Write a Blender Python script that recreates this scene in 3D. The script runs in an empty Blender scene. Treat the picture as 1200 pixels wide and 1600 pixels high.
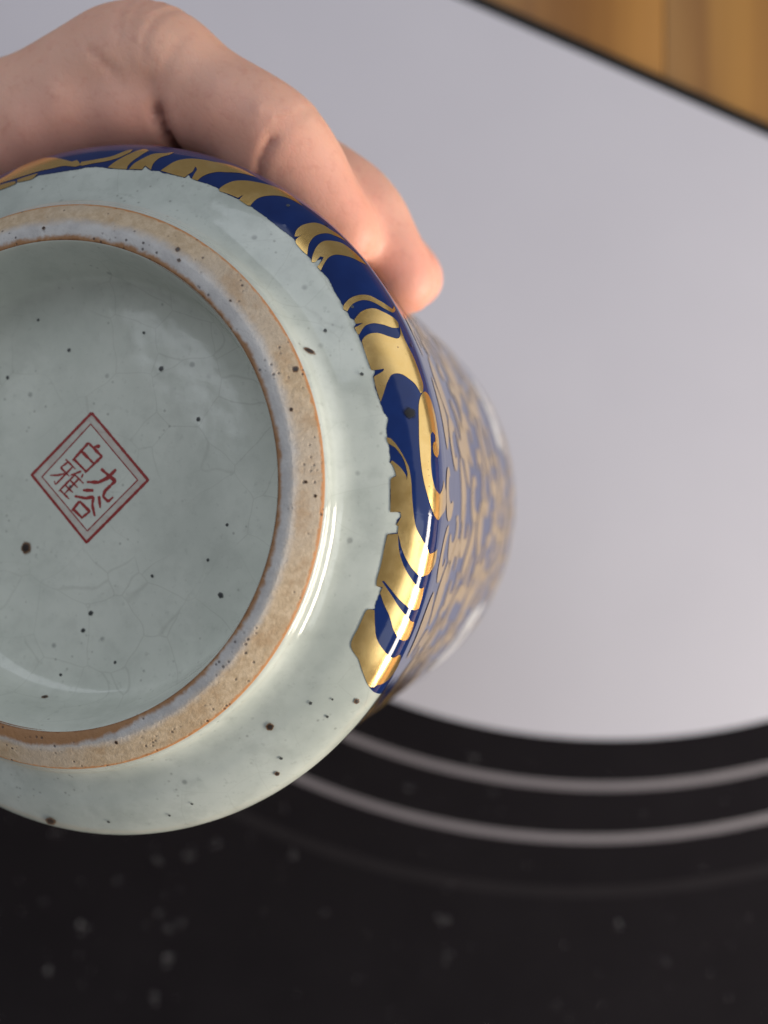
import bpy, bmesh, math, random
import numpy as np
from mathutils import Vector, Matrix, noise
from mathutils.geometry import delaunay_2d_cdt

random.seed(4); rng = np.random.default_rng(7)
scene = bpy.context.scene
H = 0.340                                     # camera height above the board, metres

# ------------------------------------------------------------------ camera
cam_d = bpy.data.cameras.new('camera'); cam = bpy.data.objects.new('camera', cam_d)
scene.collection.objects.link(cam); scene.camera = cam
cam.location = (0, 0, H)                      # straight down, image up = +Y
cam_d.sensor_fit = 'HORIZONTAL'; cam_d.sensor_width = 4.286; cam_d.lens = 4.4   # phone camera
cam_d.clip_start = 0.004; cam_d.clip_end = 20
cam_d.dof.use_dof = True; cam_d.dof.focus_distance = 0.111; cam_d.dof.aperture_fstop = 1.55

# ------------------------------------------------------------------ light
world = bpy.data.worlds.new('World'); scene.world = world; world.use_nodes = True
wb = world.node_tree.nodes['Background']
wb.inputs['Color'].default_value = (0.66, 0.66, 0.69, 1); wb.inputs['Strength'].default_value = 0.20

def area(name, loc, target, size, energy, color, size_y=None, spread=180):
    d = bpy.data.lights.new(name, 'AREA'); d.energy = energy; d.color = color
    d.shape = 'RECTANGLE'; d.size = size; d.size_y = size_y or size; d.spread = math.radians(spread)
    o = bpy.data.objects.new(name, d); scene.collection.objects.link(o)
    o.location = loc
    o.rotation_euler = (Vector(target) - Vector(loc)).to_track_quat('-Z', 'Y').to_euler()
    return o
VC = (-0.04, 0.0, 0.22)
# low sun patch through a window at the lower right, skimming the foot of the vase
area('low_window_lamp', (0.80, -0.40, 0.335), VC, 0.70, 14.0, (1.0, 0.90, 0.76), 0.20)
# cool daylight window at the upper left
area('cool_window_lamp', (-0.38, 0.72, 1.18), (0, 0, 0.12), 1.5, 7.2, (0.86, 0.92, 1.0), 1.0)
# broad window at the right
area('side_window_lamp', (1.15, 0.40, 0.72), (0, 0, 0.15), 1.5, 4.8, (0.93, 0.96, 1.0), 1.1)

# lamp added above the lower right to make a pale streak in the glaze
area('glaze_streak_lamp', (0.80, -0.43, 0.84), VC, 0.75, 1.7, (0.92, 0.96, 1.0), 0.34)

vs = scene.view_settings
scene.display_settings.display_device = 'sRGB'
vs.view_transform = 'Standard'; vs.look = 'None'; vs.exposure = 0.0; vs.gamma = 1.0; vs.use_curve_mapping = False
scene.render.engine = 'CYCLES'
cy = scene.cycles
cy.use_denoising = True; cy.use_adaptive_sampling = False
cy.max_bounces = 8; cy.caustics_reflective = False; cy.caustics_refractive = False
scene.render.film_transparent = False

# decoration laid out on the vase wall: (angle in degrees round the axis, height in mm above the foot)
BAND=[(-111.51,6.180),(-109.28,6.028),(-107.11,5.945),(-105.31,5.866),(-103.58,5.902),(-103.37,6.039),(-101.83,5.840),(-99.93,5.784),(-99.03,5.990),(-95.76,5.816),(-93.43,5.797),(-90.79,5.761),(-89.26,5.869),(-87.00,5.866),(-85.32,5.788),(-84.25,5.676),(-82.13,5.654),(-80.36,5.645),(-78.50,5.700),(-77.60,5.753),(-77.52,6.152),(-76.47,5.866),(-75.78,5.827),(-74.32,5.930),(-73.84,5.818),(-72.26,5.837),(-70.08,5.886),(-69.08,5.873),(-69.14,5.912),(-69.17,6.255),(-68.37,6.041),(-66.94,5.957),(-64.79,6.044),(-62.68,6.070),(-62.08,5.920),(-60.60,5.944),(-58.98,5.983),(-58.05,6.037),(-56.09,5.925),(-55.78,6.027),(-52.69,6.000),(-48.93,5.977),(-46.15,6.092),(-45.32,6.048),(-44.89,5.953),(-43.19,5.898),(-42.03,5.929),(-41.31,5.969),(-40.58,5.848),(-40.13,6.002),(-40.57,6.567),(-40.18,6.724),(-39.35,6.030),(-38.47,5.900),(-38.18,5.972),(-36.67,6.037),(-35.56,5.966),(-34.16,5.879),(-32.53,5.853),(-31.11,5.826),(-30.44,5.718),(-30.02,5.860),(-29.64,5.862),(-28.71,5.846),(-28.21,6.036),(-27.47,6.006),(-27.09,5.781),(-26.50,5.762),(-25.54,5.815),(-24.68,5.777),(-24.21,5.809),(-21.64,5.738),(-19.23,5.708),(-19.00,5.916),(-19.02,6.501),(-18.56,5.859),(-18.10,5.716),(-16.06,5.624),(-13.81,5.714),(-12.98,5.744),(-11.88,5.809),(-11.00,6.007),(-9.98,5.879),(-9.21,5.778),(-7.89,5.755),(-6.70,5.780),(-5.51,5.805),(-4.20,5.794),(-3.68,5.750),(-3.41,5.898),(-2.36,6.091),(-1.58,6.136),(-1.20,5.866),(-0.81,5.761),(1.80,5.751),(4.41,5.807),(4.29,6.485),(5.04,6.573),(5.60,6.306),(6.38,6.285),(6.60,6.469),(7.62,6.468),(7.92,5.875),(8.36,5.744),(11.29,5.732),(13.16,5.732),(15.62,5.710),(16.71,5.798),(16.62,6.208),(17.52,6.152),(18.35,6.147),(19.75,6.116),(20.37,6.210),(20.80,5.767),(21.52,5.657),(24.14,5.632),(27.38,5.672),(28.11,5.964),(29.09,6.625),(30.34,7.222),(31.96,8.212),(32.85,9.134),(33.25,9.955)]
GOLD=[
[(-111.73,6.940),(-108.96,7.141),(-107.77,7.604),(-105.87,7.874),(-103.52,8.940),(-100.91,9.365),(-97.31,8.224),(-94.51,7.330),(-92.55,6.805),(-91.49,6.864),(-90.32,6.185),(-91.37,6.081),(-93.87,6.406),(-96.14,6.400),(-98.82,6.484),(-103.20,6.558),(-107.47,6.883),(-108.81,6.735),(-111.61,6.539)],
[(-111.57,6.414),(-108.71,6.481),(-107.36,6.624),(-103.91,6.251),(-103.58,5.902),(-105.31,5.866),(-107.11,5.945),(-108.58,6.091),(-111.52,6.225)],
[(-103.36,6.327),(-99.86,6.274),(-99.02,6.263),(-99.93,5.784),(-101.83,5.840),(-103.35,6.000)],
[(-90.49,6.196),(-90.47,6.573),(-87.74,6.708),(-84.92,7.041),(-82.90,7.857),(-81.90,8.092),(-81.93,7.626),(-83.49,6.835),(-85.60,6.410),(-87.97,6.239),(-89.77,6.098)],
[(-84.49,5.753),(-83.65,6.346),(-82.26,7.167),(-80.86,7.937),(-79.86,8.335),(-78.89,8.097),(-79.62,7.283),(-80.38,6.526),(-80.73,5.976),(-80.54,5.668),(-82.29,5.651)],
[(-80.15,5.683),(-79.80,6.275),(-78.92,6.909),(-77.59,7.683),(-75.58,8.093),(-74.47,8.504),(-74.81,7.929),(-75.95,7.285),(-76.33,6.528),(-75.98,5.857),(-77.55,6.184),(-77.64,5.781)],
[(-74.18,5.945),(-73.71,6.440),(-72.86,7.275),(-71.21,7.966),(-69.24,8.403),(-67.13,8.716),(-64.67,9.330),(-62.37,9.517),(-59.64,9.277),(-62.02,8.569),(-63.71,7.900),(-65.05,7.495),(-66.15,6.931),(-66.67,6.407),(-66.81,5.981),(-67.95,5.978),(-68.21,6.473),(-68.40,7.001),(-69.07,7.221),(-68.78,6.655),(-69.11,6.211),(-69.27,5.892),(-71.35,5.872),(-73.18,5.922)],
[(-62.41,6.012),(-62.28,6.517),(-61.55,7.282),(-60.00,7.980),(-58.24,8.599),(-56.47,9.316),(-54.98,9.778),(-52.75,9.875),(-50.33,9.498),(-52.31,9.144),(-53.68,8.634),(-54.76,7.982),(-55.66,7.318),(-56.01,6.759),(-55.82,6.049),(-56.30,5.946),(-58.12,5.982),(-58.28,6.551),(-58.54,6.074),(-60.67,5.979),(-62.01,5.885)],
[(-46.15,6.268),(-46.87,6.685),(-47.12,7.290),(-46.89,7.895),(-46.37,8.654),(-45.43,9.274),(-44.37,9.607),(-42.83,10.264),(-41.58,10.580),(-42.72,9.495),(-43.66,8.823),(-44.16,8.030),(-44.21,7.347),(-43.55,6.605),(-42.11,5.953),(-43.19,5.898),(-44.89,5.953),(-45.53,6.154),(-45.75,6.857),(-45.83,6.446)],
[(-40.58,5.848),(-41.16,6.056),(-42.06,6.576),(-42.68,7.202),(-42.69,7.880),(-41.95,8.720),(-41.11,9.452),(-39.81,10.001),(-38.29,10.488),(-36.52,10.831),(-37.12,9.834),(-38.12,9.082),(-39.11,8.286),(-39.76,7.660),(-39.78,7.033),(-39.06,6.348),(-38.45,5.959),(-39.34,5.921),(-39.86,6.499),(-40.27,6.789),(-40.70,6.611),(-40.26,6.040)],
[(-30.60,5.717),(-31.30,5.929),(-31.88,6.583),(-31.76,7.396),(-31.09,8.143),(-30.07,8.725),(-29.02,9.424),(-28.11,10.128),(-28.76,11.070),(-28.01,10.771),(-27.54,9.778),(-28.41,8.897),(-29.51,8.308),(-30.42,7.753),(-30.89,7.148),(-30.77,6.431),(-29.99,5.879)],
[(-27.47,6.006),(-28.21,6.036),(-29.01,6.662),(-29.14,7.242),(-28.83,7.908),(-27.77,8.645),(-26.57,9.553),(-25.71,9.849),(-24.89,9.580),(-25.06,8.696),(-25.94,7.884),(-26.61,7.173),(-26.59,6.501),(-25.62,5.886),(-25.71,5.790),(-26.93,5.785),(-27.18,6.502)],
[(-24.24,5.838),(-24.93,6.169),(-25.11,6.707),(-24.72,7.292),(-23.79,7.960),(-23.18,8.690),(-23.56,9.266),(-25.15,9.896),(-22.70,9.716),(-20.03,10.064),(-17.69,10.224),(-15.64,10.269),(-14.37,9.819),(-14.18,9.352),(-15.56,8.985),(-16.69,8.355),(-17.48,7.850),(-17.81,7.339),(-17.59,6.915),(-16.45,6.447),(-15.25,6.127),(-13.75,5.739),(-15.19,5.690),(-16.58,5.679),(-18.08,5.745),(-18.57,6.460),(-18.96,6.616),(-19.03,6.145),(-19.22,5.728),(-21.64,5.738)],
[(-11.18,8.574),(-12.90,8.918),(-14.12,9.601),(-14.34,10.517),(-13.44,11.287),(-11.00,11.828),(-8.77,11.796),(-6.55,11.676),(-4.82,11.164),(-4.30,10.614),(-4.76,9.994),(-5.73,9.853),(-6.46,10.050),(-6.73,10.589),(-7.71,10.674),(-8.18,10.184),(-7.67,9.709),(-5.72,9.510),(-3.29,9.316),(-1.12,9.487),(0.54,10.072),(1.22,11.145),(0.46,12.030),(-1.05,13.138),(1.29,16.186),(3.31,15.327),(4.20,12.640),(4.58,11.865),(5.08,11.092),(4.40,9.977),(2.28,9.050),(-0.36,8.429),(-3.29,8.151),(-6.99,8.168)],
[(-7.78,5.699),(-7.58,5.948),(-6.34,6.327),(-4.62,6.727),(-3.08,7.046),(-2.07,7.150),(-0.32,7.259),(2.16,7.346),(4.63,7.556),(6.56,7.874),(7.95,8.480),(9.08,9.229),(10.22,10.175),(9.46,12.227),(11.45,12.720),(12.91,11.395),(13.55,10.294),(13.66,9.160),(12.97,8.254),(11.67,7.490),(10.05,6.949),(8.60,6.652),(7.62,6.468),(6.60,6.469),(6.38,6.285),(5.04,6.573),(4.29,6.485),(4.41,5.807),(-0.81,5.761),(-1.45,6.135),(-2.88,5.993),(-3.68,5.780),(-3.98,5.912),(-2.86,6.438),(-1.57,6.835),(-0.82,6.889),(-1.83,6.960),(-4.11,6.709),(-5.97,6.198),(-6.84,5.756)],
[(8.08,5.779),(7.75,6.476),(8.88,6.587),(10.61,6.812),(12.49,7.315),(14.15,8.107),(15.41,9.231),(15.66,9.847),(15.42,10.459),(16.93,10.766),(18.72,10.881),(19.06,10.058),(18.87,9.150),(18.35,8.228),(17.61,7.484),(16.62,6.814),(15.65,6.205),(15.73,6.056),(16.64,6.507),(17.67,7.095),(19.01,7.880),(19.99,8.825),(20.82,10.044),(20.92,10.908),(22.12,11.300),(23.72,11.321),(24.07,10.241),(23.74,9.192),(22.84,8.285),(21.73,7.768),(20.62,7.331),(19.35,6.722),(17.99,6.273),(17.65,6.168),(16.67,6.214),(16.71,5.798),(15.62,5.710),(13.16,5.732),(10.49,5.726)],
[(20.80,5.767),(20.59,6.185),(22.76,6.582),(24.65,7.068),(25.85,7.777),(26.93,9.073),(26.98,9.917),(26.43,10.901),(27.36,12.145),(28.95,13.058),(30.53,12.250),(31.56,10.678),(31.97,9.567),(32.29,9.477),(32.51,8.851),(31.96,8.212),(30.34,7.222),(29.09,6.625),(27.38,5.672),(24.14,5.632),(21.52,5.657)]]
SEAL={'outer': [(-0.126, -11.564), (9.461, -1.184), (-0.894, 8.279), (-10.55, -2.165)], 'inner': [(-0.291, -9.853), (7.721, -1.201), (-0.78, 6.515), (-8.738, -1.849)], 'jiu': [[(4.086, -2.855), (2.584, -1.539), (1.07, -0.903), (-0.928, -0.989)], [(1.512, -2.956), (3.946, -1.082), (2.188, 0.409), (1.863, 1.263), (2.756, 2.02), (3.632, 1.34)]], 'gu': [[(0.223, 0.323), (-1.611, 0.279)], [(1.173, 1.199), (1.412, 3.004)], [(0.236, 1.261), (-1.058, 1.525), (-3.011, 1.18)], [(0.236, 1.261), (0.037, 2.534), (0.494, 4.275)], [(-2.171, 1.958), (-3.457, 3.437)], [(-2.171, 1.958), (-0.381, 3.539), (-1.883, 4.614)], [(-3.242, 3.168), (-1.74, 4.479)]], 'bai': [[(1.366, -6.462), (0.229, -6.324)], [(-0.67, -6.983), (-3.41, -4.291)], [(-0.67, -6.983), (1.641, -4.858), (-1.258, -2.395)], [(-1.848, -5.718), (0.263, -3.789)], [(-3.167, -4.514), (-1.05, -2.585)]], 'ya': [[(-4.611, -4.525), (-2.882, -2.971)], [(-4.158, -4.101), (-5.473, -3.246), (-3.927, -1.869)], [(-3.369, -3.359), (-6.366, -0.599), (-6.558, -1.195)], [(-4.642, -2.329), (-5.997, -2.064), (-7.359, -2.078)], [(-1.873, -2.647), (-3.74, -2.041)], [(-2.88, -2.207), (-5.792, 0.418)], [(-1.574, -2.228), (-1.871, -1.606)], [(-2.992, -2.103), (-1.497, -0.771)], [(-3.849, -1.311), (-2.498, -0.119)], [(-4.67, -0.552), (-3.313, 0.641)], [(-5.53, 0.245), (-3.94, 1.647)], [(-2.318, -1.472), (-4.81, 0.842)]]}
WELL_SPOTS=[(-11.403, 9.218, 9.047, 0.873), (11.629, -17.834, 8.972, 0.388), (17.695, -10.097, 8.983, 0.3395), (21.433, 15.804, 8.886, 0.4365), (0.025, 19.055, 8.998, 0.388), (-1.254, 21.726, 8.965, 0.3492), (10.302, 13.209, 9.024, 0.25220000000000004), (-3.997, -21.343, 8.966, 0.29100000000000004), (19.345, 10.687, 8.961, 0.2425), (-6.142, 31.623, 6.613, 0.4365), (-14.885, -17.508, 8.949, 0.29100000000000004), (-4.979, 28.705, 8.813, 0.388), (4.278, 26.357, 8.885, 0.2425), (-3.757, -0.321, 9.159, 0.21340000000000003), (22.366, 5.499, 8.948, 0.2425), (8.77, -23.346, 8.918, 0.2425), (-9.365, -26.261, 8.857, 0.2425)]
BODY_SPOTS=[(47.322, 4.812, 0.585), (53.057, 7.877, 0.40499999999999997), (96.555, 7.888, 0.72), (-25.766, 2.409, 0.44999999999999996), (50.461, 6.938, 0.27), (39.475, 5.544, 0.27), (39.964, 7.143, 0.23399999999999999), (35.473, 8.495, 0.44999999999999996), (-11.22, 7.691, 0.8099999999999999), (-30.388, 6.338, 0.22499999999999998), (-28.468, 4.259, 0.27), (-18.989, 5.123, 0.27), (68.322, 6.637, 0.22499999999999998), (73.288, 7.129, 0.22499999999999998), (84.796, 7.041, 0.27), (-51.525, 8.095, 0.27), (36.985, 6.591, 0.18)]
FOOT_SPOTS=[(-22.5, -0.421, 39.134, 0.42500000000000004), (-58.13, -1.327, 37.27, 0.34), (-14.92, -1.384, 37.153, 0.255), (72.58, -1.555, 36.801, 0.255), (-56.19, -1.75, 36.12, 0.255), (-90.97, -1.75, 36.013, 0.255), (-41.34, -1.659, 36.586, 0.17), (-0.26, -1.055, 37.83, 0.21250000000000002), (2.42, -0.491, 38.99, 0.21250000000000002)]
# ------------------------------------------------------------------ helpers
COL = scene.collection
MM = 0.001
def link(o, parent=None):
    COL.objects.link(o)
    if parent is not None: o.parent = parent
    return o
def tag(o, label=None, cat=None, group=None, kind=None):
    if label: o['label'] = label
    if cat: o['category'] = cat
    if group: o['group'] = group
    if kind: o['kind'] = kind
    return o
def mesh_obj(name, verts, faces, mat, parent=None, smooth=True):
    me = bpy.data.meshes.new(name)
    me.from_pydata([tuple(v) for v in verts], [], [tuple(f) for f in faces]); me.update()
    if smooth: me.polygons.foreach_set('use_smooth', [True] * len(me.polygons))
    if mat: me.materials.append(mat)
    return link(bpy.data.objects.new(name, me), parent)
def empty(name, loc=(0, 0, 0)):
    o = bpy.data.objects.new(name, None); o.empty_display_size = 0.02; o.location = loc
    return link(o)

class NT:
    """tiny node-graph helper"""
    def __init__(self, name):
        self.m = bpy.data.materials.new(name); self.m.use_nodes = True
        self.t = self.m.node_tree; self.t.nodes.clear()
        self.out = self.n('ShaderNodeOutputMaterial')
        self.b = self.n('ShaderNodeBsdfPrincipled')
        self.t.links.new(self.b.outputs[0], self.out.inputs['Surface'])
        self.tc = self.n('ShaderNodeTexCoord')
    def n(self, ty, **kw):
        nd = self.t.nodes.new(ty)
        for k, v in kw.items(): setattr(nd, k, v)
        return nd
    def put(self, sock, v):
        if hasattr(v, 'is_output'): self.t.links.new(v, sock)
        else:
            if isinstance(v, (tuple, list)) and len(v) == 3 and sock.type == 'RGBA': v = (*v, 1)
            sock.default_value = v
    def set(self, **kw):
        for k, v in kw.items(): self.put(self.b.inputs[k.replace('_', ' ')], v)
    def math(self, op, a, b=None, c=None, clamp=False):
        nd = self.n('ShaderNodeMath', operation=op, use_clamp=clamp)
        self.put(nd.inputs[0], a)
        if b is not None: self.put(nd.inputs[1], b)
        if c is not None: self.put(nd.inputs[2], c)
        return nd.outputs[0]
    def noise(self, scale, detail=3, rough=.55, vec=None, dist=0.0, col=False):
        nd = self.n('ShaderNodeTexNoise'); nd.inputs['Scale'].default_value = scale
        nd.inputs['Detail'].default_value = detail; nd.inputs['Roughness'].default_value = rough
        nd.inputs['Distortion'].default_value = dist
        self.put(nd.inputs['Vector'], vec if vec is not None else self.tc.outputs['Object'])
        return nd.outputs['Color' if col else 'Fac']
    def voro(self, scale, feature='F1', vec=None, rand=1.0, out='Distance'):
        nd = self.n('ShaderNodeTexVoronoi', feature=feature); nd.inputs['Scale'].default_value = scale
        nd.inputs['Randomness'].default_value = rand
        self.put(nd.inputs['Vector'], vec if vec is not None else self.tc.outputs['Object'])
        return nd.outputs[out]
    def sstep(self, x, a, b, lo=0.0, hi=1.0):
        nd = self.n('ShaderNodeMapRange', interpolation_type='SMOOTHSTEP')
        self.put(nd.inputs['Value'], x)
        for k, v in zip(('From Min', 'From Max', 'To Min', 'To Max'), (a, b, lo, hi)): self.put(nd.inputs[k], v)
        return nd.outputs[0]
    def mix(self, fac, a, b, blend='MIX'):
        nd = self.n('ShaderNodeMix', data_type='RGBA', blend_type=blend)
        self.put(nd.inputs[0], fac); self.put(nd.inputs[6], a); self.put(nd.inputs[7], b)
        return nd.outputs[2]
    def xyz(self):
        nd = self.n('ShaderNodeSeparateXYZ'); self.put(nd.inputs[0], self.tc.outputs['Object'])
        return nd.outputs
    def radius(self):
        x, y, z = self.xyz()
        return self.math('SQRT', self.math('ADD', self.math('MULTIPLY', x, x), self.math('MULTIPLY', y, y)))
    def bump(self, h, strength, distance, normal=None):
        nd = self.n('ShaderNodeBump'); nd.inputs['Strength'].default_value = strength
        nd.inputs['Distance'].default_value = distance; self.put(nd.inputs['Height'], h)
        if normal is not None: self.put(nd.inputs['Normal'], normal)
        return nd.outputs[0]
    def warp(self, scale, amt):
        c = self.noise(scale, 2, col=True)
        s = self.n('ShaderNodeVectorMath', operation='SUBTRACT'); self.put(s.inputs[0], c); s.inputs[1].default_value = (.5, .5, .5)
        m = self.n('ShaderNodeVectorMath', operation='SCALE'); self.put(m.inputs[0], s.outputs[0]); m.inputs['Scale'].default_value = amt
        a = self.n('ShaderNodeVectorMath', operation='ADD'); self.put(a.inputs[0], self.tc.outputs['Object']); self.put(a.inputs[1], m.outputs[0])
        return a.outputs[0]

# ------------------------------------------------------------------ materials
def mat_glaze(name, base_a, base_b, crackle=.11, dots=True):
    g = NT(name)
    cloud = g.noise(70, 4, .6)
    c = g.mix(g.sstep(cloud, .3, .7), base_a, base_b)
    fine = g.noise(900, 3, .65)
    c = g.mix(g.sstep(fine, .58, .75, 0, .35), c, tuple(x * .72 for x in base_a))
    # fine crackle in the glaze
    w = g.warp(90, .003)
    cloud2 = g.noise(260, 4, .65)
    c = g.mix(g.sstep(cloud2, .45, .72, 0, .26), c, tuple(x * .74 for x in base_a))
    e = g.voro(120, 'DISTANCE_TO_EDGE', w)
    gate = g.sstep(g.noise(45, 2), .40, .60)
    c = g.mix(g.math('MULTIPLY', g.sstep(e, .0, .016, crackle, 0), gate), c, (.13, .13, .105))
    if dots:      # iron specks in the clay under the glaze
        d = g.voro(260); sel = g.sstep(g.noise(75, 1), .58, .66)
        sp = g.math('MULTIPLY', g.sstep(d, .05, .16, 1, 0), sel)
        c = g.mix(g.math('MULTIPLY', sp, .45), c, (.05, .055, .06))
        d2 = g.voro(620); sel2 = g.sstep(g.noise(140, 1), .5, .62)
        c = g.mix(g.math('MULTIPLY', g.math('MULTIPLY', g.sstep(d2, .05, .2, 1, 0), sel2), .4), c, (.10, .10, .09))
    nb = g.bump(g.noise(110, 2), .25, .0006)
    nb = g.bump(g.noise(700, 2), .05, .0002, nb)
    g.set(Base_Color=c, Roughness=g.sstep(fine, .35, .8, .07, .15), IOR=1.52, Normal=nb)
    g.b.inputs['Subsurface Weight'].default_value = .12
    g.b.inputs['Subsurface Radius'].default_value = (.7, .8, .7)
    g.b.inputs['Subsurface Scale'].default_value = .0012
    return g.m
M = {}
M['glaze'] = mat_glaze('celadon_glaze', (.38, .415, .385), (.49, .525, .49))
M['well'] = mat_glaze('celadon_well_glaze', (.50, .53, .48), (.59, .615, .56), crackle=.16)

def mat_foot():
    g = NT('unglazed_foot_clay')
    x, y, z = g.xyz(); r = g.radius()
    n1 = g.noise(140, 4, .65); n2 = g.noise(900, 3, .6); n3 = g.noise(45, 2)
    rn = g.math('ADD', r, g.math('MULTIPLY', g.math('SUBTRACT', n1, .5), .0014))
    rn = g.math('ADD', rn, g.math('MULTIPLY', g.math('SUBTRACT', n2, .5), .0010))
    # the tan stain is a little wider towards the lower side of the ring
    edge = g.math('SUBTRACT', .0371, g.math('MULTIPLY', g.sstep(y, -.03, .02), .0005))
    tan = g.mix(g.sstep(n2, .35, .7), (.44, .33, .215), (.55, .43, .30))
    tan = g.mix(g.sstep(n3, .42, .65, 0, .6), tan, (.45, .39, .33))
    tan = g.mix(g.sstep(n1, .52, .7, 0, .5), tan, (.36, .22, .11))
    clay = g.mix(g.sstep(g.noise(380, 3), .35, .65), (.42, .41, .41), (.50, .49, .485))
    c = g.mix(g.sstep(rn, g.math('SUBTRACT', edge, .0010), g.math('ADD', edge, .0008)), clay, tan)
    # brown burn along both glaze lines
    inner = g.math('ADD', .0349, g.math('MULTIPLY', g.sstep(g.math('SUBTRACT', y, g.math('MULTIPLY', x, .8)), .016, .036), .0012))
    c = g.mix(g.math('MULTIPLY', g.sstep(rn, g.math('SUBTRACT', inner, .0004), g.math('ADD', inner, .0003), 1, 0), .92), c,
              g.mix(n1, (.20, .085, .025), (.42, .21, .075)))
    ro = g.math('ADD', r, g.math('MULTIPLY', g.math('SUBTRACT', n2, .5), .0007))
    c = g.mix(g.sstep(ro, .03955, .03985, 0, .85), c, (.42, .17, .05))
    c = g.mix(g.sstep(ro, .0342, .0345, .8, 0), c, (.16, .06, .02))
    d = g.voro(1000); sel = g.sstep(g.noise(260, 1), .50, .62)
    c = g.mix(g.math('MULTIPLY', g.math('MULTIPLY', g.sstep(d, .08, .26, 1, 0), sel), .8), c, (.06, .045, .045))
    hgt = g.math('ADD', g.noise(1500, 4, .7), g.math('MULTIPLY', g.math('MULTIPLY', g.sstep(d, .05, .3, 1, 0), sel), -1.2))
    g.set(Base_Color=c, Roughness=.62, Normal=g.bump(hgt, .55, .00025))
    g.b.inputs['Specular IOR Level'].default_value = .35
    return g.m
M['foot'] = mat_foot()

def mat_blue():
    g = NT('cobalt_enamel')
    n = g.noise(260, 3); c = g.mix(n, (.005, .014, .072), (.008, .026, .125))
    d = g.voro(420); sel = g.sstep(g.noise(130, 1), .6, .68)
    c = g.mix(g.math('MULTIPLY', g.sstep(d, .06, .2, 1, 0), sel), c, (.002, .002, .008))
    nb = g.bump(g.noise(160, 2), .12, .0004)
    nb = g.bump(g.math('MULTIPLY', g.sstep(d, .05, .3, 1, 0), sel), .25, .00015, nb)
    g.set(Base_Color=c, Roughness=.08, IOR=1.42, Normal=nb)
    return g.m
M['blue'] = mat_blue()

def mat_gold():
    g = NT('burnished_gold')
    n = g.noise(330, 4, .6); f = g.noise(2600, 2)
    c = g.mix(g.sstep(n, .3, .75), (.80, .53, .19), (.86, .60, .25))
    # worn pinholes and rubbed spots where the gilding is thin
    d = g.voro(1100); sel = g.sstep(g.noise(240, 2), .56, .66)
    wear = g.math('MULTIPLY', g.sstep(d, .05, .22, 1, 0), sel)
    c = g.mix(g.math('MULTIPLY', wear, .75), c, (.16, .09, .035))
    nb = g.bump(g.noise(300, 2, .5), .05, .00022)
    g.set(Base_Color=c, Metallic=g.math('SUBTRACT', .92, g.math('MULTIPLY', wear, .4)),
          Roughness=g.sstep(g.math('ADD', n, g.math('MULTIPLY', f, .3)), .3, 1.0, .16, .24), Normal=nb)
    return g.m
M['gold'] = mat_gold()

def mat_white():
    g = NT('white_enamel_reserve')
    w = g.warp(90, .012)
    n = g.noise(130, 5, .65, w)
    c = g.mix(g.sstep(n, .50, .62, 0, .75), (.62, .62, .62), (.16, .15, .17))
    g.set(Base_Color=c, Roughness=.12)
    return g.m
M['white'] = mat_white()

def mat_simple(name, col, rough=.5, var=.15, scale=300, spec=.5):
    g = NT(name)
    n = g.noise(scale, 3)
    g.set(Base_Color=g.mix(n, tuple(x * (1 - var) for x in col), tuple(min(1, x * (1 + var)) for x in col)), Roughness=rough)
    g.b.inputs['Specular IOR Level'].default_value = spec
    return g.m
def mat_seal():
    g = NT('iron_red_enamel')
    n = g.noise(2200, 3, .6)
    g.set(Base_Color=g.mix(n, (.19, .010, .012), (.32, .035, .032)), Roughness=.3)
    t = g.n('ShaderNodeBsdfTransparent'); mx = g.n('ShaderNodeMixShader')
    g.put(mx.inputs[0], g.sstep(g.noise(1700, 3, .6), .22, .42, .75, 1)); g.t.links.new(t.outputs[0], mx.inputs[1]); g.t.links.new(g.b.outputs[0], mx.inputs[2])
    g.t.links.new(mx.outputs[0], g.out.inputs['Surface'])
    return g.m
M['seal'] = mat_seal()
def mat_spot(name, core, halo):
    g = NT(name)
    r = g.radius()                              # spot meshes have unit-free radius stored in object space
    x, y, z = g.xyz()
    nn = g.noise(2300, 2)
    at = g.n('ShaderNodeAttribute', attribute_name='rim')
    k = g.math('ADD', at.outputs['Fac'], g.math('MULTIPLY', g.math('SUBTRACT', nn, .5), .5))
    g.set(Base_Color=g.mix(g.sstep(k, .45, .75), core, halo), Roughness=.35)
    t = g.n('ShaderNodeBsdfTransparent'); mx = g.n('ShaderNodeMixShader')
    g.put(mx.inputs[0], g.sstep(k, .6, .98, .95, 0)); g.t.links.new(t.outputs[0], mx.inputs[1]); g.t.links.new(g.b.outputs[0], mx.inputs[2])
    g.t.links.new(mx.outputs[0], g.out.inputs['Surface'])
    return g.m
M['spot'] = mat_spot('iron_spot', (.018, .010, .008), (.16, .075, .03))
M['spot_black'] = mat_spot('burnt_speck', (.003, .003, .004), (.004, .005, .012))
M['spot_grey'] = mat_spot('dark_speck', (.03, .033, .035), (.12, .13, .12))

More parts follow.
